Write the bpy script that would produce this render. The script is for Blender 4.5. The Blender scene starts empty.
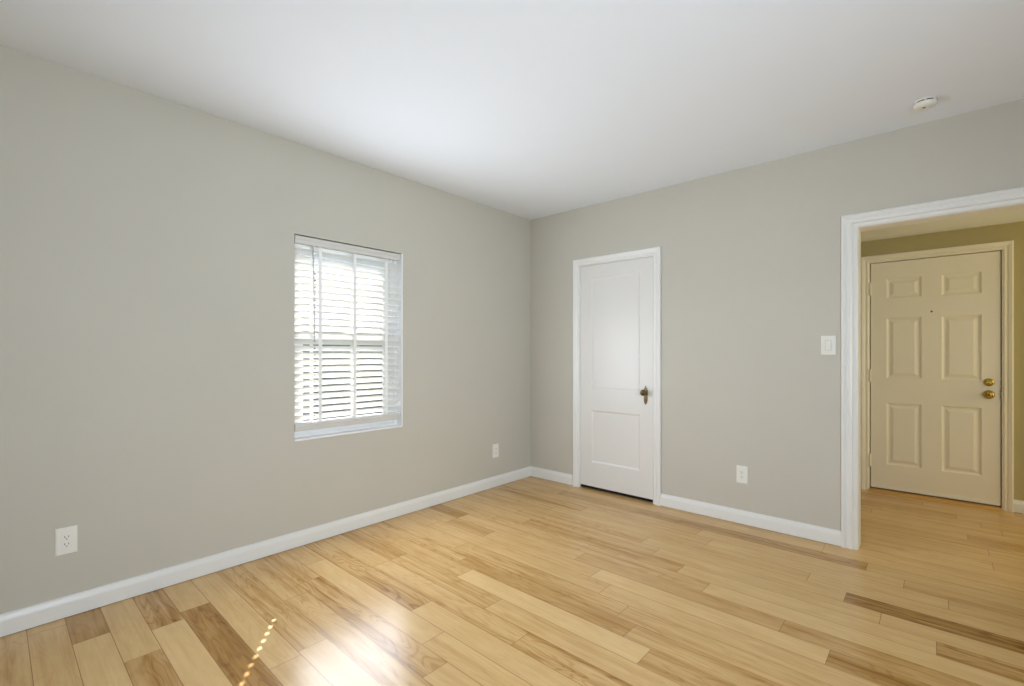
import bpy, math, random
from mathutils import Vector
random.seed(7)
scn = bpy.context.scene
COL = scn.collection

# ------------------------------------------------------------------ camera
cd = bpy.data.cameras.new('camera')
cam = bpy.data.objects.new('camera', cd)
COL.objects.link(cam)
cam.location = (2.9796, -3.5878, 1.2154)
cam.rotation_euler = (math.radians(90), 0, 0.7331)
cd.sensor_width = 36.0
cd.lens = 469.14 / 1024 * 36.0
cd.shift_y = 10.51 / 1024
cd.clip_start = 0.05
scn.camera = cam

# ------------------------------------------------------------------ world, sun, daylight, exposure
SUN_DIR = Vector((0.966, -0.690, -1.0)).normalized()      # the way the sunlight travels
world = bpy.data.worlds.new('sky')
scn.world = world
world.use_nodes = True
wn = world.node_tree
wn.nodes.clear()
sky = wn.nodes.new('ShaderNodeTexSky')
sky.sky_type = 'NISHITA'
sky.sun_disc = False
sky.ozone_density = 5.0
sky.air_density = 0.8
sky.dust_density = 0.3
sky.sun_elevation = math.radians(40)
sky.sun_rotation = math.atan2(-SUN_DIR.x, -SUN_DIR.y)
bg = wn.nodes.new('ShaderNodeBackground')
bg.inputs['Strength'].default_value = 0.5
wo = wn.nodes.new('ShaderNodeOutputWorld')
wn.links.new(sky.outputs[0], bg.inputs['Color'])
wn.links.new(bg.outputs[0], wo.inputs['Surface'])


def lamp(name, kind, energy, color, loc, direction, **kw):
    d = bpy.data.lights.new(name, kind)
    d.energy = energy
    d.color = color
    for k, v in kw.items():
        setattr(d, k, v)
    o = bpy.data.objects.new(name, d)
    COL.objects.link(o)
    o.location = loc
    o.rotation_euler = Vector(direction).to_track_quat('-Z', 'Y').to_euler()
    return o


lamp('sun', 'SUN', 27.0, (1.0, 0.96, 0.92), (-6, 4, 7), SUN_DIR, angle=math.radians(0.53))
# daylight that the blind scatters into the room
lamp('daylight_left_window', 'AREA', 27.5, (0.84, 0.89, 1.0), (0.012, -1.913, 1.16), (1, 0, 0.0),
     shape='RECTANGLE', size=0.76, size_y=0.86)
# added fill lamp out of view beside the viewer; no window is built there
lamp('side_fill', 'AREA', 100.0, (0.73, 0.86, 1.0), (4.45, -3.2, 1.25), (-1, 0.54, 0.0),
     shape='RECTANGLE', size=1.7, size_y=1.4, spread=math.radians(125))
# warm light from the far end of the hall, round the corner
lamp('hall_light', 'AREA', 23.0, (1.0, 0.87, 0.50), (5.4, 0.85, 1.35), (-1, 0.05, 0.05),
     shape='RECTANGLE', size=1.0, size_y=1.5)

scn.view_settings.view_transform = 'Standard'
scn.view_settings.look = 'None'
scn.view_settings.gamma = 1.0
scn.view_settings.use_curve_mapping = False
scn.view_settings.exposure = 0.0
scn.cycles.use_denoising = True
scn.cycles.max_bounces = 12
scn.cycles.diffuse_bounces = 8
scn.cycles.glossy_bounces = 4
scn.cycles.transparent_max_bounces = 12
scn.cycles.sample_clamp_indirect = 8.0
scn.cycles.caustics_reflective = False
scn.cycles.caustics_refractive = False


# ------------------------------------------------------------------ materials
def lin(r, g, b):
    f = lambda c: (c / 255 / 12.92) if c / 255 <= 0.04045 else ((c / 255 + 0.055) / 1.055) ** 2.4
    return (f(r), f(g), f(b), 1.0)


def paint(name, rgb, rough=0.5, bump=0.0, scale=300.0, spec=0.5, vary=0.02, metal=0.0, coat=0.0):
    """A painted or plain surface: a little mottling and roller texture."""
    m = bpy.data.materials.new(name)
    m.use_nodes = True
    nt = m.node_tree
    b = nt.nodes['Principled BSDF']
    b.inputs['Roughness'].default_value = rough
    b.inputs['Specular IOR Level'].default_value = spec
    b.inputs['Metallic'].default_value = metal
    b.inputs['Coat Weight'].default_value = coat
    co = nt.nodes.new('ShaderNodeTexCoord')
    n = nt.nodes.new('ShaderNodeTexNoise')
    n.inputs['Scale'].default_value = 2.5
    n.inputs['Detail'].default_value = 4
    nt.links.new(co.outputs['Object'], n.inputs['Vector'])
    mr = nt.nodes.new('ShaderNodeMapRange')
    mr.inputs['From Min'].default_value = 0.3
    mr.inputs['From Max'].default_value = 0.7
    mr.inputs['To Min'].default_value = 1 - vary
    mr.inputs['To Max'].default_value = 1 + vary
    nt.links.new(n.outputs['Fac'], mr.inputs['Value'])
    mx = nt.nodes.new('ShaderNodeVectorMath')
    mx.operation = 'SCALE'
    mx.inputs[0].default_value = rgb[:3]
    nt.links.new(mr.outputs[0], mx.inputs['Scale'])
    nt.links.new(mx.outputs[0], b.inputs['Base Color'])
    if bump > 0:
        n2 = nt.nodes.new('ShaderNodeTexNoise')
        n2.inputs['Scale'].default_value = scale
        n2.inputs['Detail'].default_value = 3
        nt.links.new(co.outputs['Object'], n2.inputs['Vector'])
        bp = nt.nodes.new('ShaderNodeBump')
        bp.inputs['Strength'].default_value = bump
        bp.inputs['Distance'].default_value = 0.001
        nt.links.new(n2.outputs['Fac'], bp.inputs['Height'])
        nt.links.new(bp.outputs['Normal'], b.inputs['Normal'])
    return m


M = {}
M['wall'] = paint('greige wall paint', lin(195, 191, 179), 0.6, 0.08, 180, 0.3, 0.012)
M['ceiling'] = paint('white ceiling paint', lin(234, 240, 247), 0.8, 0.05, 150, 0.2, 0.008)
M['trim'] = paint('white satin trim paint', lin(228, 228, 224), 0.35, 0.02, 60, 0.5, 0.01)
M['door'] = paint('white door paint', lin(223, 221, 216), 0.35, 0.04, 40, 0.5, 0.012)
M['entry'] = paint('cream door paint', lin(232, 226, 208), 0.4, 0.03, 60, 0.5, 0.012)
M['hallwall'] = paint('hall wall paint', lin(176, 166, 124), 0.6, 0.08, 180, 0.3, 0.012)
M['plastic'] = paint('white plastic', lin(232, 231, 223), 0.3, 0, 1, 0.5, 0.005)
M['blind'] = paint('white blind', lin(240, 240, 238), 0.4, 0, 1, 0.4, 0.005)
M['vinyl'] = paint('white window vinyl', lin(240, 240, 240), 0.35, 0, 1, 0.5, 0.005)
M['tape'] = paint('white cloth tape', lin(242, 242, 240), 0.8, 0.1, 900, 0.2, 0.01)
M['dark'] = paint('dark slot', lin(32, 30, 28), 0.7, 0, 1, 0.2, 0.02)
M['grey'] = paint('grey plastic and gap shade', lin(120, 120, 118), 0.5, 0, 1, 0.4, 0.02)
M['rail'] = paint('off-white rail', lin(208, 206, 200), 0.4, 0, 1, 0.4, 0.005)
M['wand'] = paint('clear grey wand', lin(200, 200, 204), 0.2, 0, 1, 0.5, 0.02)
M['brass'] = paint('polished brass', lin(190, 162, 76), 0.18, 0, 1, 0.5, 0.03, metal=1.0)
M['oldbrass'] = paint('aged brass', lin(104, 88, 58), 0.32, 0.1, 90, 0.5, 0.2, metal=1.0)
M['silver'] = paint('worn metal', lin(150, 150, 148), 0.35, 0.1, 90, 0.5, 0.1, metal=1.0)
M['thresh'] = paint('oak threshold', lin(190, 148, 88), 0.4, 0.15, 60, 0.5, 0.15)
M['closet'] = paint('painted door gap shade', lin(40, 36, 32), 0.8, 0, 1, 0.2, 0.02)  # near-black colour paints in the shade behind the door gaps


def brick_mat(name, c1, c2, mortar, scale):
    m = bpy.data.materials.new(name)
    m.use_nodes = True
    nt = m.node_tree
    b = nt.nodes['Principled BSDF']
    b.inputs['Roughness'].default_value = 0.85
    co = nt.nodes.new('ShaderNodeTexCoord')
    sp = nt.nodes.new('ShaderNodeSeparateXYZ')
    cb = nt.nodes.new('ShaderNodeCombineXYZ')
    nt.links.new(co.outputs['Object'], sp.inputs[0])
    ad = nt.nodes.new('ShaderNodeMath')
    ad.operation = 'ADD'
    nt.links.new(sp.outputs['X'], ad.inputs[0])
    nt.links.new(sp.outputs['Y'], ad.inputs[1])
    nt.links.new(ad.outputs[0], cb.inputs['X'])
    nt.links.new(sp.outputs['Z'], cb.inputs['Y'])
    t = nt.nodes.new('ShaderNodeTexBrick')
    t.inputs['Scale'].default_value = scale
    t.inputs['Color1'].default_value = c1
    t.inputs['Color2'].default_value = c2
    t.inputs['Mortar'].default_value = mortar
    t.inputs['Mortar Size'].default_value = 0.015
    t.inputs['Brick Width'].default_value = 0.5
    t.inputs['Row Height'].default_value = 0.17
    nt.links.new(cb.outputs[0], t.inputs['Vector'])
    nt.links.new(t.outputs['Color'], b.inputs['Base Color'])
    return m


M['brick'] = brick_mat('dark red brick', lin(92, 66, 58), lin(70, 52, 48), lin(120, 115, 108), 2.4)
M['tan_brick'] = brick_mat('tan brick', lin(164, 148, 130), lin(146, 126, 108), lin(168, 160, 150), 2.2)
M['roof'] = paint('slate roofing', lin(84, 124, 146), 0.9, 0.3, 30, 0.2, 0.2)
M['grass'] = paint('lawn green', lin(74, 90, 52), 0.9, 0.5, 60, 0.1, 0.3)
M['bark'] = paint('tree bark', lin(84, 68, 54), 0.9, 0.6, 50, 0.1, 0.3)
M['leaf'] = paint('green leaves', lin(98, 138, 52), 0.6, 0, 1, 0.3, 0.35)


def glass_mat():
    m = bpy.data.materials.new('window glass')
    m.use_nodes = True
    nt = m.node_tree
    nt.nodes.clear()
    out = nt.nodes.new('ShaderNodeOutputMaterial')
    tr = nt.nodes.new('ShaderNodeBsdfTransparent')
    tr.inputs['Color'].default_value = (0.96, 0.98, 0.97, 1)
    gl = nt.nodes.new('ShaderNodeBsdfGlossy')
    gl.inputs['Roughness'].default_value = 0.02
    lw = nt.nodes.new('ShaderNodeLayerWeight')
    lw.inputs['Blend'].default_value = 0.5
    pw = nt.nodes.new('ShaderNodeMath')
    pw.operation = 'POWER'
    pw.inputs[1].default_value = 5.0
    nt.links.new(lw.outputs['Facing'], pw.inputs[0])
    fr = nt.nodes.new('ShaderNodeMath')
    fr.operation = 'MULTIPLY_ADD'
    fr.inputs[1].default_value = 0.9
    fr.inputs[2].default_value = 0.04
    nt.links.new(pw.outputs[0], fr.inputs[0])
    mx = nt.nodes.new('ShaderNodeMixShader')
    nt.links.new(fr.outputs[0], mx.inputs['Fac'])
    nt.links.new(tr.outputs[0], mx.inputs[1])
    nt.links.new(gl.outputs[0], mx.inputs[2])
    nt.links.new(mx.outputs[0], out.inputs['Surface'])
    return m


M['glass'] = glass_mat()


def slat_mat():
    """Thin white vinyl that lets some of the light behind it through."""
    m = paint('white vinyl slat', lin(244, 243, 240), 0.4, 0, 1, 0.4, 0.005)
    nt = m.node_tree
    b = nt.nodes['Principled BSDF']
    out = nt.nodes['Material Output']
    t = nt.nodes.new('ShaderNodeBsdfTranslucent')
    t.inputs['Color'].default_value = (0.92, 0.92, 0.9, 1)
    mx = nt.nodes.new('ShaderNodeMixShader')
    mx.inputs['Fac'].default_value = 0.25
    nt.links.new(b.outputs[0], mx.inputs[1])
    nt.links.new(t.outputs[0], mx.inputs[2])
    nt.links.new(mx.outputs[0], out.inputs['Surface'])
    return m


M['slat'] = slat_mat()
PLANK = 0.1222


def floor_mat():
    """Hickory planks: every plank carries its tone, figure and seed as face attributes."""
    m = bpy.data.materials.new('satin hickory planks')
    m.use_nodes = True
    nt = m.node_tree
    L = nt.links.new
    b = nt.nodes['Principled BSDF']

    def N(t, **kw):
        n = nt.nodes.new(t)
        for k, v in kw.items():
            setattr(n, k, v)
        return n

    def attr(name):
        a = N('ShaderNodeAttribute')
        a.attribute_name = name
        return a.outputs['Fac']

    def math_(op, a, c=None, clamp=False):
        n = N('ShaderNodeMath', operation=op, use_clamp=clamp)
        for i, v in enumerate((a, c)):
            if v is None:
                continue
            if isinstance(v, (int, float)):
                n.inputs[i].default_value = v
            else:
                L(v, n.inputs[i])
        return n.outputs[0]

    def rng(v, a, c, d=0.0, e=1.0, smooth=False):
        n = N('ShaderNodeMapRange')
        if smooth:
            n.interpolation_type = 'SMOOTHSTEP'
        n.inputs['From Min'].default_value = a
        n.inputs['From Max'].default_value = c
        n.inputs['To Min'].default_value = d
        n.inputs['To Max'].default_value = e
        L(v, n.inputs['Value'])
        return n.outputs[0]

    uv = N('ShaderNodeUVMap')
    uv.uv_map = 'plank'
    sp = N('ShaderNodeSeparateXYZ')
    L(uv.outputs[0], sp.inputs[0])
    U, V = sp.outputs['X'], sp.outputs['Y']
    tone, seed, fig, plen = attr('tone'), attr('seed'), attr('figure'), attr('plen')

    def noise(su, sv, detail, dist=0.0, rough=0.55, k=37.0):
        c = N('ShaderNodeCombineXYZ')
        L(math_('MULTIPLY', U, su), c.inputs['X'])
        L(math_('MULTIPLY', V, sv), c.inputs['Y'])
        L(math_('MULTIPLY', seed, k), c.inputs['Z'])
        n = N('ShaderNodeTexNoise')
        n.inputs['Scale'].default_value = 1.0
        n.inputs['Detail'].default_value = detail
        n.inputs['Roughness'].default_value = rough
        n.inputs['Distortion'].default_value = dist
        L(c.outputs[0], n.inputs['Vector'])
        return n.outputs['Fac']

    fine = noise(3.0, 95.0, 3, 0.15)                      # pores along the plank
    bands = noise(1.1, 24.0, 3, 0.25, k=53.0)              # heartwood streaks
    swirl = noise(1.5, 10.0, 2, 0.3, 0.45, k=71.0)         # cathedral figure
    rings = math_('SINE', math_('MULTIPLY', swirl, 85.0))
    blotch = noise(5.0, 16.0, 3, 0.3, k=91.0)
    # tone of each point, 0 pale to 1 brown
    t = math_('ADD', tone, math_('MULTIPLY', rng(bands, 0.42, 0.66, -0.13, 0.30), fig))
    t = math_('ADD', t, math_('MULTIPLY', rng(rings, 0.2, 1.0, 0.0, 0.20, True), fig))
    t = math_('ADD', t, rng(fine, 0.3, 0.7, -0.07, 0.07))
    t = math_('ADD', t, rng(blotch, 0.3, 0.7, -0.07, 0.08))
    cr = N('ShaderNodeValToRGB')
    e = cr.color_ramp.elements
    e[0].position, e[0].color = 0.0, lin(219, 185, 130)
    e[1].position, e[1].color = 1.0, lin(118, 78, 30)
    k = cr.color_ramp.elements.new(0.35)
    k.color = lin(200, 162, 105)
    k = cr.color_ramp.elements.new(0.7)
    k.color = lin(166, 123, 62)
    L(t, cr.inputs['Fac'])
    # knots: small dark eyes here and there
    # seams between planks
    du = math_('MINIMUM', U, math_('SUBTRACT', plen, U))
    dv = math_('MINIMUM', V, math_('SUBTRACT', PLANK, V))
    dd = math_('MINIMUM', du, dv)
    seam = rng(dd, 0.0004, 0.0019, 0.0, 1.0, True)
    mx = N('ShaderNodeMix', data_type='RGBA')
    L(seam, mx.inputs['Factor'])
    mx.inputs['A'].default_value = lin(140, 104, 60)
    L(cr.outputs[0], mx.inputs['B'])
    L(mx.outputs['Result'], b.inputs['Base Color'])
    L(rng(bands, 0.3, 0.7, 0.23, 0.27), b.inputs['Roughness'])
    b.inputs['IOR'].default_value = 1.5
    b.inputs['Specular IOR Level'].default_value = 0.4
    bp = N('ShaderNodeBump')
    bp.inputs['Strength'].default_value = 0.2
    bp.inputs['Distance'].default_value = 0.0005
    L(math_('ADD', rng(dd, 0.0, 0.004, 0.0, 1.0, True), math_('MULTIPLY', fine, 0.0)), bp.inputs['Height'])
    L(bp.outputs['Normal'], b.inputs['Normal'])
    return m


M['floor'] = floor_mat()


# ------------------------------------------------------------------ mesh helpers
class MB:
    def __init__(self):
        self.v, self.f, self.mi, self.sm = [], [], [], []

    def face(self, pts, mi=0, smooth=False):
        i = len(self.v)
        self.v += [tuple(p) for p in pts]
        self.f.append(tuple(range(i, i + len(pts))))
        self.mi.append(mi)
        self.sm.append(smooth)

    def box(self, x0, x1, y0, y1, z0, z1, mi=0):
        i = len(self.v)
        self.v += [(x0, y0, z0), (x1, y0, z0), (x1, y1, z0), (x0, y1, z0),
                   (x0, y0, z1), (x1, y0, z1), (x1, y1, z1), (x0, y1, z1)]
        for q in ((0, 3, 2, 1), (4, 5, 6, 7), (0, 1, 5, 4), (1, 2, 6, 5), (2, 3, 7, 6), (3, 0, 4, 7)):
            self.f.append(tuple(i + a for a in q))
            self.mi.append(mi)
            self.sm.append(False)
        return self

    def loft(self, rings, mi=0, closed=True, caps=True, smooth=False):
        """rings: lists of points with equal counts; closed joins each ring's end to its start."""
        i = len(self.v)
        n = len(rings[0])
        for r in rings:
            self.v += [tuple(p) for p in r]
        m = n if closed else n - 1
        for a in range(len(rings) - 1):
            for k in range(m):
                k2 = (k + 1) % n
                self.f.append((i + a * n + k, i + a * n + k2, i + (a + 1) * n + k2, i + (a + 1) * n + k))
                self.mi.append(mi)
                self.sm.append(smooth)
        if caps:
            self.f.append(tuple(i + k for k in reversed(range(n))))
            self.f.append(tuple(i + (len(rings) - 1) * n + k for k in range(n)))
            self.mi += [mi, mi]
            self.sm += [False, False]
        return self

    def lathe(self, origin, axis, prof, n=32, mi=0, smooth=True, caps=True):
        """prof: (distance along axis, radius)."""
        ax = Vector(axis).normalized()
        a = ax.orthogonal().normalized()
        b = ax.cross(a)
        o = Vector(origin)
        rings = []
        for h, r in prof:
            rings.append([o + ax * h + (a * math.cos(2 * math.pi * k / n) + b * math.sin(2 * math.pi * k / n)) * max(r, 1e-5)
                          for k in range(n)])
        return self.loft(rings, mi, True, caps, smooth)

    def tube(self, p0, p1, r, n=12, mi=0):
        d = Vector(p1) - Vector(p0)
        return self.lathe(p0, d, [(0, r), (d.length, r)], n, mi)

    def build(self, name, mats, parent=None, origin=None, bevel=0.0, weld=True):
        org = Vector(parent.get('_o', (0, 0, 0))) if parent is not None else Vector(origin or (0, 0, 0))
        me = bpy.data.meshes.new(name)
        me.from_pydata([tuple(Vector(p) - org) for p in self.v], [], self.f)
        for m in (mats if isinstance(mats, (list, tuple)) else [mats]):
            me.materials.append(m)
        me.polygons.foreach_set('material_index', self.mi)
        me.polygons.foreach_set('use_smooth', self.sm)
        import bmesh
        bm = bmesh.new()
        bm.from_mesh(me)
        if weld:
            bmesh.ops.remove_doubles(bm, verts=bm.verts, dist=1e-6)
        bmesh.ops.recalc_face_normals(bm, faces=bm.faces)
        bm.to_mesh(me)
        bm.free()
        me.update()
        o = bpy.data.objects.new(name, me)
        COL.objects.link(o)
        o['_o'] = tuple(org)
        if parent is not None:
            o.parent = parent
        else:
            o.location = org
        if bevel > 0:
            md = o.modifiers.new('bevel', 'BEVEL')
            md.width = bevel
            md.segments = 2
            md.limit_method = 'ANGLE'
            md.angle_limit = math.radians(40)
        return o


def tag(o, label, cat, kind=None, group=None):
    o['label'] = label
    o['category'] = cat
    if kind:
        o['kind'] = kind
    if group:
        o['group'] = group
    return o


def empty(name, loc):
    o = bpy.data.objects.new(name, None)
    COL.objects.link(o)
    o.location = loc
    o['_o'] = tuple(loc)
    o.empty_display_size = 0.1
    return o


S = 'structure'
H = 2.54          # room height
XR, YR = 4.5, -5.45   # the room's far sides, behind the camera
HALL_Y, HALL_H = 1.657, 2.22

# ------------------------------------------------------------------ floor
# rows counted from the back wall toward the camera; (where the plank ends in x, tone, figure)
ROWS = {
    -1: [(0.9, .35, .3), (2.46, .30, .3), (3.6, .22, .4)],
    0: [(0.55, .30, .3), (2.465, .26, .4), (3.6, .2, .4)],
    1: [(0.545, .34, .3), (1.60, .54, .6), (2.693, .60, .7), (4.0, .22, .4)],
    2: [(0.30, .30, .4), (1.788, .34, .5), (2.86, .2, .3), (4.0, .34, .4)],
    3: [(0.06, .3, .3), (0.95, .46, .8), (1.9, .24, .3), (3.03, .18, .2), (4.1, .30, .3)],
    4: [(0.75, .30, .4), (2.47, .24, .3), (3.5, .22, .3)],
    5: [(0.45, .34, .4), (1.577, .40, .6), (2.648, .22, .2), (4.0, .74, .7)],
    6: [(0.60, .26, .3), (1.71, .32, .5), (2.795, .20, .2), (4.0, .22, .2)],
    7: [(0.78, .28, .3), (1.914, .42, .7), (2.986, .16, .2), (4.1, .52, .9)],
    8: [(0.55, .30, .4), (2.097, .36, .6), (3.3, .15, .2)],
    9: [(0.36, .58, .3), (1.398, .26, .3), (2.474, .44, .3), (3.7, .46, .5)],
    10: [(0.36, .26, .3), (0.75, .46, .4), (1.585, .30, .3), (2.662, .14, .2), (3.9, .62, .6)],
    11: [(0.324, .28, .3), (1.715, .26, .3), (2.9, .24, .3)],
    12: [(0.75, .30, .3), (1.886, .38, .6), (3.1, .32, .5)],
    13: [(0.91, .34, .7), (1.987, .52, .5), (3.2, .36, .6)],
    14: [(1.046, .34, .4), (2.114, .10, .2), (3.3, .44, .5)],
    15: [(0.60, .48, .5), (1.387, .34, .6), (2.6, .24, .3)],
    16: [(0.60, .34, .3), (1.668, .30, .7), (2.7, .40, .9)],
    17: [(1.143, .42, .95), (2.3, .18, .2)],
    18: [(0.30, .32, .3), (1.388, .20, .25), (2.6, .22, .3)],
    19: [(0.49, .36, .6), (1.554, .44, .9), (2.8, .24, .3)],
    20: [(0.605, .32, .5), (1.8, .34, .7), (2.9, .28, .3)],
    21: [(1.052, .34, .7), (2.1, .16, .2)],
    22: [(1.08, .20, .35), (2.3, .22, .3)],
    23: [(0.35, .20, .25), (1.5, .64, .45), (2.6, .28, .3)],
    24: [(0.425, .50, .85), (1.6, .06, .15), (2.9, .4, .4)],
    25: [(0.615, .18, .2), (1.7, .50, .6), (2.9, .22, .3)],
    26: [(0.307, .58, .3), (1.5, .10, .2), (2.7, .3, .3)],
    27: [(0.083, .24, .2), (1.3, .22, .3), (2.5, .3, .3)],
}
fb = MB()
planks = []
rr = random.Random(3)
k = -15
y_top0 = -0.062
while True:
    yt = y_top0 - PLANK * k
    yb = yt - PLANK
    if yt < YR - 0.1:
        break
    segs = list(ROWS.get(k, []))
    x = segs[-1][0] if segs else rr.uniform(-0.9, 0.0)
    if not segs:
        x = -0.05
        first = True
    while x < XR + 0.1:
        ln = rr.choice([0.45, 0.7, 0.95, 1.1, 1.3])
        if not segs and k not in ROWS:
            ln *= rr.uniform(0.2, 1.0)
        x += ln
        r = rr.random()
        segs.append((x, ((.2 if r < .45 else .34 if r < .8 else .5) if k > 0 else (.12 if r < .5 else .22 if r < .85 else .36)), rr.choice([.2, .3, .5, .7])))
    xa = -0.05
    for xe, tn, fg in segs:
        fb.face([(xa, yb, 0), (xe, yb, 0), (xe, yt, 0), (xa, yt, 0)])
        planks.append((xe - xa, tn, fg, rr.random()))
        xa = xe
    k += 1
nP = len(planks)
me = bpy.data.meshes.new('floor')
fb.box(-0.1, XR + 1.4, YR - 0.2, HALL_Y + 0.3, -0.2, -0.004)
me.from_pydata(fb.v, [], fb.f)
me.materials.append(M['floor'])
uvl = me.uv_layers.new(name='plank')
for p in me.polygons:
    if p.index < nP:
        ln = planks[p.index][0]
        for li, uvc in zip(p.loop_indices, ((0, 0), (ln, 0), (ln, PLANK), (0, PLANK))):
            uvl.data[li].uv = uvc
    else:
        for li in p.loop_indices:
            uvl.data[li].uv = (0.5, 0.06)
for nm, ix, dv in (('plen', 0, 1.0), ('tone', 1, .3), ('figure', 2, .2), ('seed', 3, .5)):
    a = me.attributes.new(nm, 'FLOAT', 'FACE')
    for i in range(len(me.polygons)):
        a.data[i].value = planks[i][ix] if i < nP else dv
fo = bpy.data.objects.new('floor', me)
COL.objects.link(fo)
tag(fo, 'pale varnished hickory plank floor with some brown boards', 'floor', S)

# ------------------------------------------------------------------ walls and ceiling
WY0, WY1, WZ0, WZ1 = -2.316, -1.511, 0.662, 1.968     # window opening in the left wall
m = MB()
for (x0, x1, a0, a1, b0, b1, mi) in ((-0.105, 0, WY0, WY1, WZ0, WZ1, 0),
                                     (-0.195, -0.105, WY0 + .03, WY1 - .045, WZ0 + .03, WZ1 - .03, 1)):
    m.box(x0, x1, YR - .2, a0, -.2, H + .1, mi)
    m.box(x0, x1, a1, .3, -.2, H + .1, mi)
    m.box(x0, x1, a0, a1, -.2, b0, mi)
    m.box(x0, x1, a0, a1, b1, H + .1, mi)
tag(m.build('wall_left', [M['wall'], M['brick']]), 'plain greige wall holding the blind-covered window', 'wall', S)

CX0, CX1, CZ = 0.571, 1.296, 2.013     # closet door hole
OX0, OX1, OZ = 2.630, 3.80, 1.993                      # opening to the hall (finished)
WT = 0.13
m = MB()
m.box(-.05, CX0 - .004, 0, WT, -.02, H + .1)
m.box(CX0 - .004, CX1 + .004, 0, WT, CZ + .004, H + .1)
m.box(CX1 + .004, OX0 - .012, 0, WT, -.02, H + .1)
m.box(OX0 - .012, OX1 + .012, 0, WT, OZ + .012, H + .1)
m.box(OX1 + .012, XR + .1, 0, WT, -.02, H + .1)
tag(m.build('wall_back', M['wall']), 'greige wall with the closet door and the opening to the hall', 'wall', S)

tag(MB().box(XR, XR + .12, YR - .1, WT, -.05, H + .1).build('wall_right', M['wall']),
    'greige wall on the side of the hall opening', 'wall', S)
tag(MB().box(-.1, XR + .1, YR - .15, YR, -.05, H + .1).build('wall_rear', M['wall']),
    'greige wall behind the viewer', 'wall', S)
tag(MB().box(-.1, XR + .1, YR - .1, WT, H, H + .12).build('ceiling', M['ceiling']),
    'flat white ceiling of the empty room', 'ceiling', S)

# hall
EX0, EX1, EZ0, EZ1 = 2.557, 3.361, 0.034, 2.013        # entry door leaf
HX0, HX1 = EX0 - .0125, EX1 + .0125
m = MB()
m.box(2.30, HX0, HALL_Y, HALL_Y + .14, -.02, HALL_H + .1)
m.box(HX0, HX1, HALL_Y, HALL_Y + .14, EZ1 + .012, HALL_H + .1)
m.box(HX1, 5.6, HALL_Y, HALL_Y + .14, -.02, HALL_H + .1)
tag(m.build('wall_hall', M['hallwall']), 'beige hall wall around the cream entry door', 'wall', S)
tag(MB().box(2.30, 2.44, WT, HALL_Y + .1, -.02, HALL_H + .1).build('wall_hall_left', M['hallwall']),
    'hall side wall hidden behind the opening jamb', 'wall', S)
tag(MB().box(5.5, 5.62, WT - .1, HALL_Y + .1, -.02, HALL_H + .1).build('wall_hall_right', M['hallwall']),
    'far end wall of the hall', 'wall', S)
tag(MB().box(XR, 5.6, WT - .12, WT, -.02, HALL_H + .1).build('wall_hall_front', M['hallwall']),
    'hall wall backing on to the room', 'wall', S)
tag(MB().box(2.30, 5.6, WT + .001, HALL_Y + .1, HALL_H, HALL_H + .1).build('ceiling_hall', M['ceiling']),
    'lower pale ceiling over the hall', 'ceiling', S)
# closet behind the closed door
m = MB()
m.box(.3, .36, WT, .8, -.02, 2.3).box(1.5, 1.56, WT, .8, -.02, 2.3).box(.3, 1.56, .74, .8, -.02, 2.3)
m.box(.3, 1.56, WT, .8, 2.25, 2.3)
tag(m.build('wall_closet', M['closet']), 'closet walls coloured dark for the shade behind the white door', 'wall', S)


# ------------------------------------------------------------------ baseboards
BP = [(0, 0), (.014, 0), (.014, .066), (.0125, .074), (.009, .086), (.0065, .091), (.006, .097), (0, .097)]


def base(name, p0, p1, nrm, label, m0=0, m1=0):
    """A run of baseboard; m0 and m1 mitre the ends by that many times the depth."""
    p0, p1 = Vector(p0), Vector(p1)
    n = Vector(nrm)
    d = (p1 - p0).normalized()
    r0 = [p0 + n * a + d * (m0 * a) + Vector((0, 0, max(z, .003))) for a, z in BP]
    r1 = [p1 + n * a - d * (m1 * a) + Vector((0, 0, max(z, .003))) for a, z in BP]
    return tag(MB().loft([r0, r1]).build(name, M['trim']), label, 'baseboard', S)


base('baseboard_left', (0, YR, 0), (0, 0, 0), (1, 0, 0), 'long white baseboard under the window wall', 0, 1)
base('baseboard_back', (0, 0, 0), (.507, 0, 0), (0, -1, 0), 'short white baseboard between corner and closet door', 1, 0)
base('baseboard_back_middle', (1.352, 0, 0), (2.5475, 0, 0), (0, -1, 0),
     'white baseboard between closet door and hall opening')
base('baseboard_hall', (3.4265, HALL_Y, 0), (5.5, HALL_Y, 0), (0, -1, 0), 'white baseboard beside the cream entry door')


# ------------------------------------------------------------------ casings: a profile swept round an opening with mitred corners
def casing(name, x0, x1, z1, y, prof, mat, label):
    """prof: (outward from the inner edge, toward the viewer)."""
    r = []
    r.append([(x0 - u, y - v, 0) for u, v in prof])
    r.append([(x0 - u, y - v, z1 + u) for u, v in prof])
    r.append([(x1 + u, y - v, z1 + u) for u, v in prof])
    r.append([(x1 + u, y - v, 0) for u, v in prof])
    return tag(MB().loft(r, closed=True).build(name, mat), label, 'door trim', S)


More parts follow.
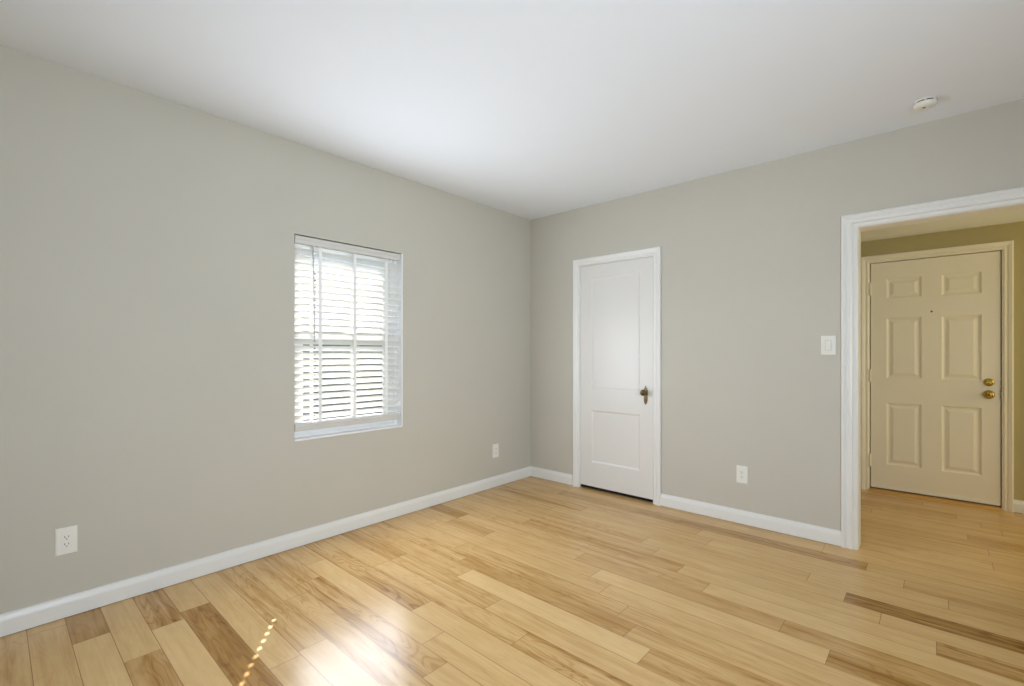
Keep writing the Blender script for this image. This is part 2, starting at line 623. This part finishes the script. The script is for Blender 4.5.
CP = [(-.010, -.06), (-.010, -.002), (0, -.002), (0, .008), (.003, .011), (.012, .012), (.017, .010), (.022, .013), (.046, .018),
      (.056, .019), (.060, .015), (.060, 0), (.060, -.001), (.0, -.06)]
casing('trim_1', .579, 1.2875, 2.0045, 0,
       [(-.0005, -.10), (-.0005, .004), (.005, .005), (.010, .012), (.018, .013), (.024, .010), (.029, .014), (.055, .020),
        (.063, .020), (.067, .016), (.067, 0), (.014, -.0005), (.014, -.10)],
       M['trim'], 'white moulded casing around the closet door')
casing('trim_2', OX0, OX1, OZ, 0,
       [(0, -WT), (0, -.012), (.002, -.004), (.007, .002), (.014, .005), (.027, .006), (.029, .010), (.032, .015), (.038, .017),
        (.053, .016), (.058, .011), (.064, .011), (.068, .016), (.077, .020), (.084, .018), (.087, .012), (.087, -.0005), (.011, -.0005), (.011, -WT)],
       M['trim'], 'white cased jamb of the open doorway to the hall')
casing('trim_3', EX0 - .0065, EX1 + .0065, EZ1 + .006, HALL_Y,
       [(-.0001, -.12), (-.0001, .004), (.008, .006), (.014, .012), (.024, .011), (.030, .009), (.036, .014), (.054, .018), (.062, .016),
        (.063, 0), (.007, -.0005), (.007, -.12)],
       M['entry'], 'cream moulded casing around the entry door')


# ------------------------------------------------------------------ panel doors
def panel_door(mb, x0, x1, z0, z1, yf, th, panels, steps):
    """Front face at yf (toward -y) with sunk panels; steps: (inset, depth) from each panel's rim inward."""
    xs = sorted({x0, x1} | {p[0] for p in panels} | {p[1] for p in panels})
    zs = sorted({z0, z1} | {p[2] for p in panels} | {p[3] for p in panels})
    for a, b in zip(xs, xs[1:]):
        for c, d in zip(zs, zs[1:]):
            mx, mz = (a + b) / 2, (c + d) / 2
            if any(p[0] < mx < p[1] and p[2] < mz < p[3] for p in panels):
                continue
            mb.face([(a, yf, c), (b, yf, c), (b, yf, d), (a, yf, d)])
    for (a, b, c, d) in panels:
        rings = []
        for ins, dep in [(0, 0)] + steps:
            rings.append([(a + ins, yf + dep, c + ins), (b - ins, yf + dep, c + ins),
                          (b - ins, yf + dep, d - ins), (a + ins, yf + dep, d - ins)])
        for r0, r1 in zip(rings, rings[1:]):
            for k in range(4):
                k2 = (k + 1) % 4
                mb.face([r0[k], r0[k2], r1[k2], r1[k]])
        mb.face(rings[-1])
    yb = yf + th
    mb.face([(x0, yb, z0), (x0, yb, z1), (x1, yb, z1), (x1, yb, z0)])
    mb.face([(x0, yf, z0), (x0, yf, z1), (x0, yb, z1), (x0, yb, z0)])
    mb.face([(x1, yf, z0), (x1, yb, z0), (x1, yb, z1), (x1, yf, z1)])
    mb.face([(x0, yf, z1), (x1, yf, z1), (x1, yb, z1), (x0, yb, z1)])
    mb.face([(x0, yf, z0), (x0, yb, z0), (x1, yb, z0), (x1, yf, z0)])


def hinge(parent, x, y, z, h, mat, leaf=0.012):
    b = MB()
    b.tube((x, y - .006, z - h / 2), (x, y - .006, z + h / 2), .0058, 12)
    b.lathe((x, y - .006, z + h / 2), (0, 0, 1), [(0, .0058), (.002, .007), (.005, .005), (.007, .001)], 12)
    b.lathe((x, y - .006, z - h / 2), (0, 0, -1), [(0, .0058), (.002, .007), (.005, .005), (.007, .001)], 12)
    b.box(x + .003, x + leaf, y - .003, y + .001, z - h / 2, z + h / 2)
    return b.build('hinge', mat, parent)


# closet door
d1 = MB()
panel_door(d1, .583, 1.2835, .030, 2.0015, .002, .034,
           [(.702, 1.170, .900, 1.890), (.702, 1.170, .245, .711)],
           [(.003, .002), (.007, .003), (.011, .008), (.016, .0095)])
door1 = d1.build('door_1', M['door'], origin=(.936, .019, .022), weld=True)
tag(door1, 'narrow white two-panel closet door with aged brass knob', 'door', S)
MB().box(.588, 1.284, .006, .030, .010, .031).build('door_bottom_strip', M['dark'], door1)  # added dark strip that paints the shade in the gap under the door
for z in (1.81, .276):
    hinge(door1, .5812, .000, z, .11, M['trim'])
KX, KZ = 1.222, .896
b = MB()
out = [(.0, .952), (.004, .946), (.006, .938), (.012, .928), (.0195, .912), (.0215, .897), (.019, .883), (.014, .874), (.0135, .862),
       (.0155, .850), (.0145, .832), (.011, .812), (.006, .802), (0, .797)]
ring = [(KX + w, z) for w, z in out] + [(KX - w, z) for w, z in reversed(out[1:-1])]
b.loft([[(x, .002, z) for x, z in ring], [(x, -.0015, z) for x, z in ring],
        [(KX + (x - KX) * .82, -.004, KZ - .02 + (z - KZ + .02) * .93) for x, z in ring]], caps=True)
plate = b.build('escutcheon', M['oldbrass'], door1)
MB().lathe((KX, -.003, .836), (0, -1, 0), [(0, .0045), (.002, .0045)], 16).box(KX - .0022, KX + .0022, -.005, -.003, .82, .836).build(
    'keyhole', M['dark'], plate)
MB().lathe((KX, -.003, KZ), (0, -1, 0),
           [(0, .013), (.004, .012), (.007, .008), (.022, .0075), (.026, .011), (.031, .019), (.038, .0245), (.045, .0255), (.051, .022),
            (.055, .015), (.057, .007), (.0575, .0)], 32).build('door_knob', M['oldbrass'], door1)

# entry door
d2 = MB()
rows = [(1.695, 1.868), (1.000, 1.526), (.245, .784)]
panel_door(d2, EX0, EX1, EZ0, EZ1, HALL_Y + .004, .042,
           [(a, c, z0, z1) for a, c in ((2.668, 2.899), (3.024, 3.257)) for z0, z1 in rows],
           [(.004, .004), (.010, .0075), (.018, .009), (.024, .0085), (.044, .002), (.048, .0015)])
door2 = d2.build('door_2', M['entry'], origin=(2.959, HALL_Y + .02, EZ0))
tag(door2, 'cream six-panel entry door with brass knob and deadbolt', 'door', S)
for z in (1.788, 1.018, .267):
    hinge(door2, EX0 - .002, HALL_Y - .002, z, .105, M['entry'], .016)
KX = 3.297
YF = HALL_Y + .004
kb = MB().lathe((KX, YF, .893), (0, -1, 0),
                [(0, .034), (.004, .034), (.008, .029), (.011, .016), (.014, .0125), (.024, .012), (.030, .019), (.037, .0275),
                 (.047, .0305), (.055, .028), (.060, .020), (.0625, .010), (.063, 0)], 32).build('door_knob', M['brass'], door2)
MB().lathe((KX, YF - .063, .893), (0, -1, 0), [(0, .008), (.003, .007), (.004, .0)], 20).build('privacy_button', M['oldbrass'], kb)
db = MB().lathe((KX, YF, .989), (0, -1, 0),
                [(0, .031), (.004, .031), (.010, .026), (.013, .018), (.016, .0)], 32).build('deadbolt', M['brass'], door2)
MB().loft([[(KX + sx * .019 * s, YF - y, .989 + sz * .006 * s) for sx, sz in ((-1, -.6), (-.6, -1), (.6, -1), (1, -.6), (1, .6), (.6, 1), (-.6, 1), (-1, .6))]
           for y, s in ((.014, .8), (.020, 1), (.028, .9))]).build('thumb_turn', M['brass'], db)
MB().box(EX1 - .002, EX1 + .006, YF - .007, YF + .02, .868, .918).build('latch', M['oldbrass'], door2)
MB().box(EX1 - .0005, EX1 + .004, YF - .003, YF + .02, .972, 1.006).build('bolt', M['oldbrass'], door2)
MB().lathe((2.962, YF, 1.566), (0, -1, 0), [(0, .0075), (.002, .0075), (.003, .005), (.001, .004), (.0005, 0)], 20).build(
    'peephole', M['oldbrass'], door2)
MB().box(EX0 + .002, EX1 - .002, YF - .004, YF + .02, EZ0 - .003, EZ0 + .012).build('door_bottom_strip', M['trim'], door2)
r = [(HALL_Y - .035, 0), (HALL_Y - .03, .008), (HALL_Y - .012, .018), (HALL_Y + .02, .021), (HALL_Y + .12, .021), (HALL_Y + .12, 0)]
th = MB().loft([[(x, y, z) for y, z in r] for x in (EX0 - .004, EX1 + .004)]).build('trim_4', M['thresh'])
tag(th, 'brown wooden threshold under the cream entry door', 'threshold', S)
tag(MB().box(2.4, 3.5, HALL_Y + .13, HALL_Y + .16, 0, 2.15).build('entry_light_block', M['closet']),  # added out of view to keep outside light from the door gaps
    'added unseen panel blocking light behind the entry door', 'wall', S)

# ------------------------------------------------------------------ window
win = empty('window_1', (-.08, (WY0 + WY1) / 2, WZ0))
tag(win, 'white double-hung window behind the lowered blind', 'window', S)


def rect_frame(x0, x1, y0, y1, z0, z1, wl, wr, wb, wt):
    b = MB()
    b.box(x0, x1, y0, y0 + wl, z0, z1).box(x0, x1, y1 - wr, y1, z0, z1)
    b.box(x0, x1, y0 + wl, y1 - wr, z0, z0 + wb).box(x0, x1, y0 + wl, y1 - wr, z1 - wt, z1)
    return b


e = .001
rect_frame(-.125, -.062, WY0 + e, WY1 - e, WZ0 + e, WZ1 - e, .034, .034, .03, .03).build('window_frame', M['vinyl'], win, bevel=.002)
gy0, gy1 = WY0 + .035, WY1 - .035
ZM = 1.316
us = rect_frame(-.122, -.098, gy0, gy1, ZM - .030, WZ1 - .032, .05, .05, .05, .045).build('upper_sash', M['vinyl'], win, bevel=.002)
MB().box(-.112, -.108, gy0 + .048, gy1 - .048, ZM + .016, WZ1 - .075).build('pane', M['glass'], us)
ls = rect_frame(-.096, -.070, gy0, gy1, WZ0 + .032, ZM + .028, .05, .05, .075, .05).build('lower_sash', M['vinyl'], win, bevel=.002)
MB().box(-.085, -.081, gy0 + .048, gy1 - .048, WZ0 + .105, ZM - .018).build('pane', M['glass'], ls)
lk = MB().box(-.097, -.072, -1.945, -1.885, ZM + .028, ZM + .036).box(-.088, -.076, -1.93, -1.88, ZM + .036, ZM + .044)
lk.build('sash_lock', M['vinyl'], ls)
MB().box(-.062, .0035, WY0 + e, WY1 - e, WZ0 + e, WZ0 + .014).build('window_sill', M['vinyl'], win, bevel=.003)
# liners of the reveal, painted white
b = MB()
b.box(-.062, .002, WY1 - .010, WY1 - e, WZ0 + .014, WZ1 - e)
b.build('side_liner', M['vinyl'], win)

# ------------------------------------------------------------------ blind
BY0, BY1 = WY0 + .008, WY1 - .016
blind = empty('window_blind', (-.035, (BY0 + BY1) / 2, WZ1 - .005))
tag(blind, 'white slatted blind lowered inside the window opening', 'window blind')
SX = -.036
HOLES = [-2.169, -1.649]
TAPES = [(-2.141, -2.183), (-1.893, -1.893), (-1.641, -1.641)]     # front and back of each ladder
TILT = math.radians(-41)
HZ0 = WZ1 - .056
hr = MB().box(-.058, -.012, BY0, BY1, HZ0 + .006, WZ1 - .004)
hr.build('headrail', M['rail'], blind, bevel=.002)
v = MB()
vp = [(-.009, HZ0 - .002), (-.001, HZ0 - .002), (.001, HZ0 + .004), (.001, HZ0 + .022), (.003, HZ0 + .028), (.003, WZ1 - .014),
      (-.001, WZ1 - .009), (-.009, WZ1 - .009)]
v.loft([[(x, BY0 - .004, z) for x, z in vp], [(x, BY1 - .03, z) for x, z in vp]])
v.build('valance', M['rail'], blind)
# one slat: gently crowned, with three route holes
th_ = .0032


def slat_mesh():
    b = MB()
    half = .025
    hx, hy = .0085, .0072
    ys = [BY0 + .002]
    for c in HOLES:
        ys += [c - hy, c + hy]
    ys.append(BY1 - .002)
    xs = [-half, -.018, -hx, 0, hx, .018, half]
    crown = lambda x: -.0022 * (x / half) ** 2 + .0011
    for j, (a, c) in enumerate(zip(ys, ys[1:])):
        hole = j % 2 == 1
        for i, (p, q) in enumerate(zip(xs, xs[1:])):
            if hole and abs((p + q) / 2) < hx:
                continue
            A = [(p, a), (q, a), (q, c), (p, c)]
            b.face([(x, y, crown(x) + th_ / 2) for x, y in A])
            b.face([(x, y, crown(x) - th_ / 2) for x, y in reversed(A)])
            # sides of the slat and of the hole
            nb = [((p, a), (p, c), i == 0 or (hole and abs((xs[i - 1] + xs[i]) / 2) < hx)),
                  ((q, a), (q, c), i == len(xs) - 2 or (hole and abs((xs[i + 1] + xs[min(i + 2, 6)]) / 2) < hx)),
                  ((p, a), (q, a), j == 0 or (not hole and abs((p + q) / 2) < hx and j > 0)),
                  ((p, c), (q, c), j == len(ys) - 2 or (not hole and abs((p + q) / 2) < hx))]
            for s0, s1, need in nb:
                if need:
                    b.face([(*s0, crown(s0[0]) - th_ / 2), (*s1, crown(s1[0]) - th_ / 2),
                            (*s1, crown(s1[0]) + th_ / 2), (*s0, crown(s0[0]) + th_ / 2)])
    return b


bo = Vector(blind['_o'])
sm = slat_mesh()
sm.v = [(x, y - bo.y, z) for x, y, z in sm.v]
proto = sm.build('slat', M['slat'])
PITCH = .0443
Z0 = .806
zs = [Z0 + PITCH * i for i in range(25) if Z0 + PITCH * i < HZ0 - .012]
stack = [.7565 + .0037 * i for i in range(5)]
for i, z in enumerate(zs + stack):
    s = proto if i == 0 else proto.copy()
    if i:
        COL.objects.link(s)
    s.parent = blind
    s.location = (SX - bo.x, 0, z - bo.z)
    s.rotation_euler = (0, TILT if z > .79 else 0, 0)
br = MB().box(SX - .0255, SX + .0255, BY0 + .002, BY1 - .002, .722, .754)
br.build('bottom_rail', M['rail'], blind, bevel=.004)
for yf, yb in TAPES:
    t = MB()
    for x, y in ((SX + .0185, yf), (SX - .0185, yb)):
        t.box(x - .0006, x + .0006, y - .012, y + .012, .728, HZ0 + .01)
    t.build('ladder_tape', M['tape'], blind)
w = MB()
w.tube((.002, -2.196, HZ0 + .004), (.006, -2.190, 1.33), .004, 8)
w.lathe((.006, -2.190, 1.33), (0, 0, -1), [(0, .004), (.004, .006), (.035, .006), (.04, .003)], 10)
w.build('tilt_wand', M['wand'], blind)
c = MB()
for dy in (0, .012):
    c.tube((.0035, -1.60 - dy, HZ0 + .004), (.0035, -1.60 - dy, 1.02 + dy * 4), .0011, 6)
    c.lathe((.0035, -1.60 - dy, 1.02 + dy * 4), (0, 0, -1), [(0, .002), (.005, .005), (.03, .007), (.032, .0)], 10)
c.build('pull_cord', M['blind'], blind)


# ------------------------------------------------------------------ outlets and switch
def fixture(name, label, cat, origin, U, N, kind):
    """A wall plate facing N with U pointing sideways; returns the thing."""
    o = Vector(origin)
    U, N, W = Vector(U), Vector(N), Vector((0, 0, 1))
    P = lambda u, n, w: o + U * u + N * n + W * w
    root = empty(name, origin)
    tag(root, label, cat)

    def pad(hu, hw, n0, n1, edge, mb=None, cu=0, cw=0):
        mb = mb or MB()
        rr_ = []
        for n, s in ((n0, 0), (n1 - edge * .6, 0), (n1, edge)):
            rr_.append([P(cu + a * (hu - s), n, cw + c_ * (hw - s)) for a, c_ in ((-1, -1), (1, -1), (1, 1), (-1, 1))])
        return mb.loft(rr_)

    pad(.0375 if kind != 'switch' else .0405, .0615, .0, .0065, .004).build('wall_plate', M['plastic'], root)
    for s in (-1, 1):
        MB().lathe(P(0, .006, s * .0485), N, [(0, .0032), (.0012, .0028), (.0014, 0)], 12).build('screw', M['plastic'], root)
    if kind == 'switch':
        fr = pad(.0175, .0345, .006, .0078, .001).build('switch_frame', M['plastic'], root)
        pad(.0158, .0330, .0077, .0080, .0001).build('rocker_gap_shade', M['grey'], fr)  # grey plate paints in the shade of the thin gap round the rocker
        b_ = MB()
        prof = [(-.032, .0075), (-.032, .013), (0, .0095), (.032, .0085), (.032, .0075)]
        b_.loft([[P(u, n, w) for w, n in prof] for u in (-.0148, .0148)])
        b_.build('rocker', M['plastic'], fr)
    else:
        rc = pad(.0167, .0335, .006, .0085, .0012).build('receptacle', M['plastic'], root)
        for s in (-1, 1):
            for du, hh in ((-.0063, .0045), (.0063, .0037)):
                pad(.0011, hh, .0080, .0087, .0001, None, du, s * .0165 + .003).build('slot', M['dark'], rc)
            MB().lathe(P(0, .008, s * .0165 - .0075), N, [(0, .0024), (.0007, .0024)], 12).build('ground_hole', M['dark'], rc)
        if kind == 'gfci':
            for s in (-1, 1):
                pad(.006, .0026, .0083, .0095, .0004, None, 0, s * .0035).build('test_button', M['plastic'], rc)
    return root


fixture('wall_outlet', 'white outlet low on the window wall at its near end', 'outlet', (0, -3.3545, .352), (0, 1, 0), (1, 0, 0), 'gfci')
fixture('wall_outlet', 'white outlet low on the window wall near the corner', 'outlet', (0, -.505, .328), (0, 1, 0), (1, 0, 0), 'outlet')
fixture('wall_outlet', 'white outlet on the back wall between closet door and opening', 'outlet', (1.9595, 0, .352), (1, 0, 0), (0, -1, 0), 'outlet')
fixture('light_switch', 'white rocker light switch beside the hall opening', 'light switch', (2.475, 0, 1.268), (1, 0, 0), (0, -1, 0), 'switch')

# ------------------------------------------------------------------ smoke detector
SDX, SDY = 2.943, -.308
sd = empty('smoke_detector', (SDX, SDY, H))
tag(sd, 'round white smoke detector on the ceiling above the hall opening', 'smoke detector')
o = (SDX, SDY, H)
MB().lathe(o, (0, 0, -1), [(0, .049), (.0045, .049), (.006, .047), (.0065, .042)], 48).build('mounting_base', M['plastic'], sd)
MB().lathe(o, (0, 0, -1), [(.006, .0435), (.0125, .0435)], 48).build('vent_gap', M['dark'], sd)
cv = MB().lathe(o, (0, 0, -1), [(.012, .042), (.0122, .0475), (.015, .049), (.023, .048), (.030, .043), (.034, .034), (.0355, .02), (.036, .0)],
                48).build('cover', M['plastic'], sd)
for k_ in range(7):
    a = 2 * math.pi * (k_ + .3) / 7
    ca, sa = math.cos(a), math.sin(a)
    P = lambda r_, t_, z_: (o[0] + ca * r_ - sa * t_, o[1] + sa * r_ + ca * t_, H - z_)
    MB().loft([[P(.040, -.003, z_), P(.0485, -.003, z_), P(.0485, .003, z_), P(.040, .003, z_)] for z_ in (.0065, .0125)]).build('rib', M['plastic'], sd)
MB().lathe((o[0] - .004, o[1] - .008, H - .035), (0, 0, -1), [(0, .008), (.002, .0075), (.003, .006), (.003, 0)], 24).build('test_button', M['grey'], cv)
MB().lathe((o[0] + .022, o[1] - .006, H - .0335), (0, 0, -1), [(0, .0025), (.002, .0018), (.0025, 0)], 12).build('indicator_light', M['grey'], cv)

# ------------------------------------------------------------------ what lies outside the window
tag(MB().box(-30, -.195, -20, 25, -.7, -.5).build('ground', M['grass']), 'sunlit lawn outside the window', 'ground', S)
hs = empty('neighbor_house', (-6.5, -1.5, -.5))
tag(hs, 'tan brick house glimpsed through the blind', 'house')
MB().box(-11, -6.5, -9, 4.6, -.5, 2.75).build('house_wall', M['tan_brick'], hs)
rp = [(-6.1, 2.7), (-6.1, 2.84), (-8.75, 4.2), (-11.4, 2.84), (-11.4, 2.7)]
MB().loft([[(x, -9.3, z) for x, z in rp], [(x, 4.9, z) for x, z in rp]]).build('roof', M['roof'], hs)
wf = rect_frame(-6.53, -6.45, -.6, .3, .9, 1.9, .06, .06, .06, .06).build('house_window', M['vinyl'], hs)
MB().box(-6.5, -6.49, -.54, .24, .96, 1.84).build('pane', M['roof'], wf)

tr = empty('tree', (-4.2, 2.55, -.5))
tag(tr, 'leafy green tree glimpsed through the far end of the blind', 'tree')
t = MB()
t.lathe((-4.2, 2.55, -.5), (0.03, 0.02, 1), [(0, .16), (.3, .11), (1.2, .09), (2.2, .06), (3.0, .03)], 12)
for k_ in range(7):
    a = k_ * 2.4
    p0 = Vector((-4.2, 2.55, .4 + .2 * k_))
    p1 = p0 + Vector((math.cos(a) * .6, math.sin(a) * .6, .45))
    t.lathe(p0, p1 - p0, [(0, .035), ((p1 - p0).length, .01)], 8)
t.build('trunk', M['bark'], tr)
lf = MB()
lr = random.Random(11)
for k_ in range(2600):
    while True:
        q = Vector((lr.uniform(-1, 1), lr.uniform(-1, 1), lr.uniform(-1, 1)))
        if .35 < q.length < 1:
            break
    c_ = Vector((-4.2 + q.x * .95, 2.55 + q.y * .95, 1.35 + q.z * 1.35))
    n_ = Vector((lr.gauss(0, 1), lr.gauss(0, 1), lr.gauss(0, 1))).normalized()
    a_ = n_.orthogonal().normalized() * lr.uniform(.05, .09)
    b_ = n_.cross(a_).normalized() * lr.uniform(.025, .045)
    lf.face([c_ - a_, c_ + b_, c_ + a_, c_ - b_])
lf.build('foliage', M['leaf'], tr, weld=False)

for ob in scn.objects:
    if '_o' in ob:
        del ob['_o']
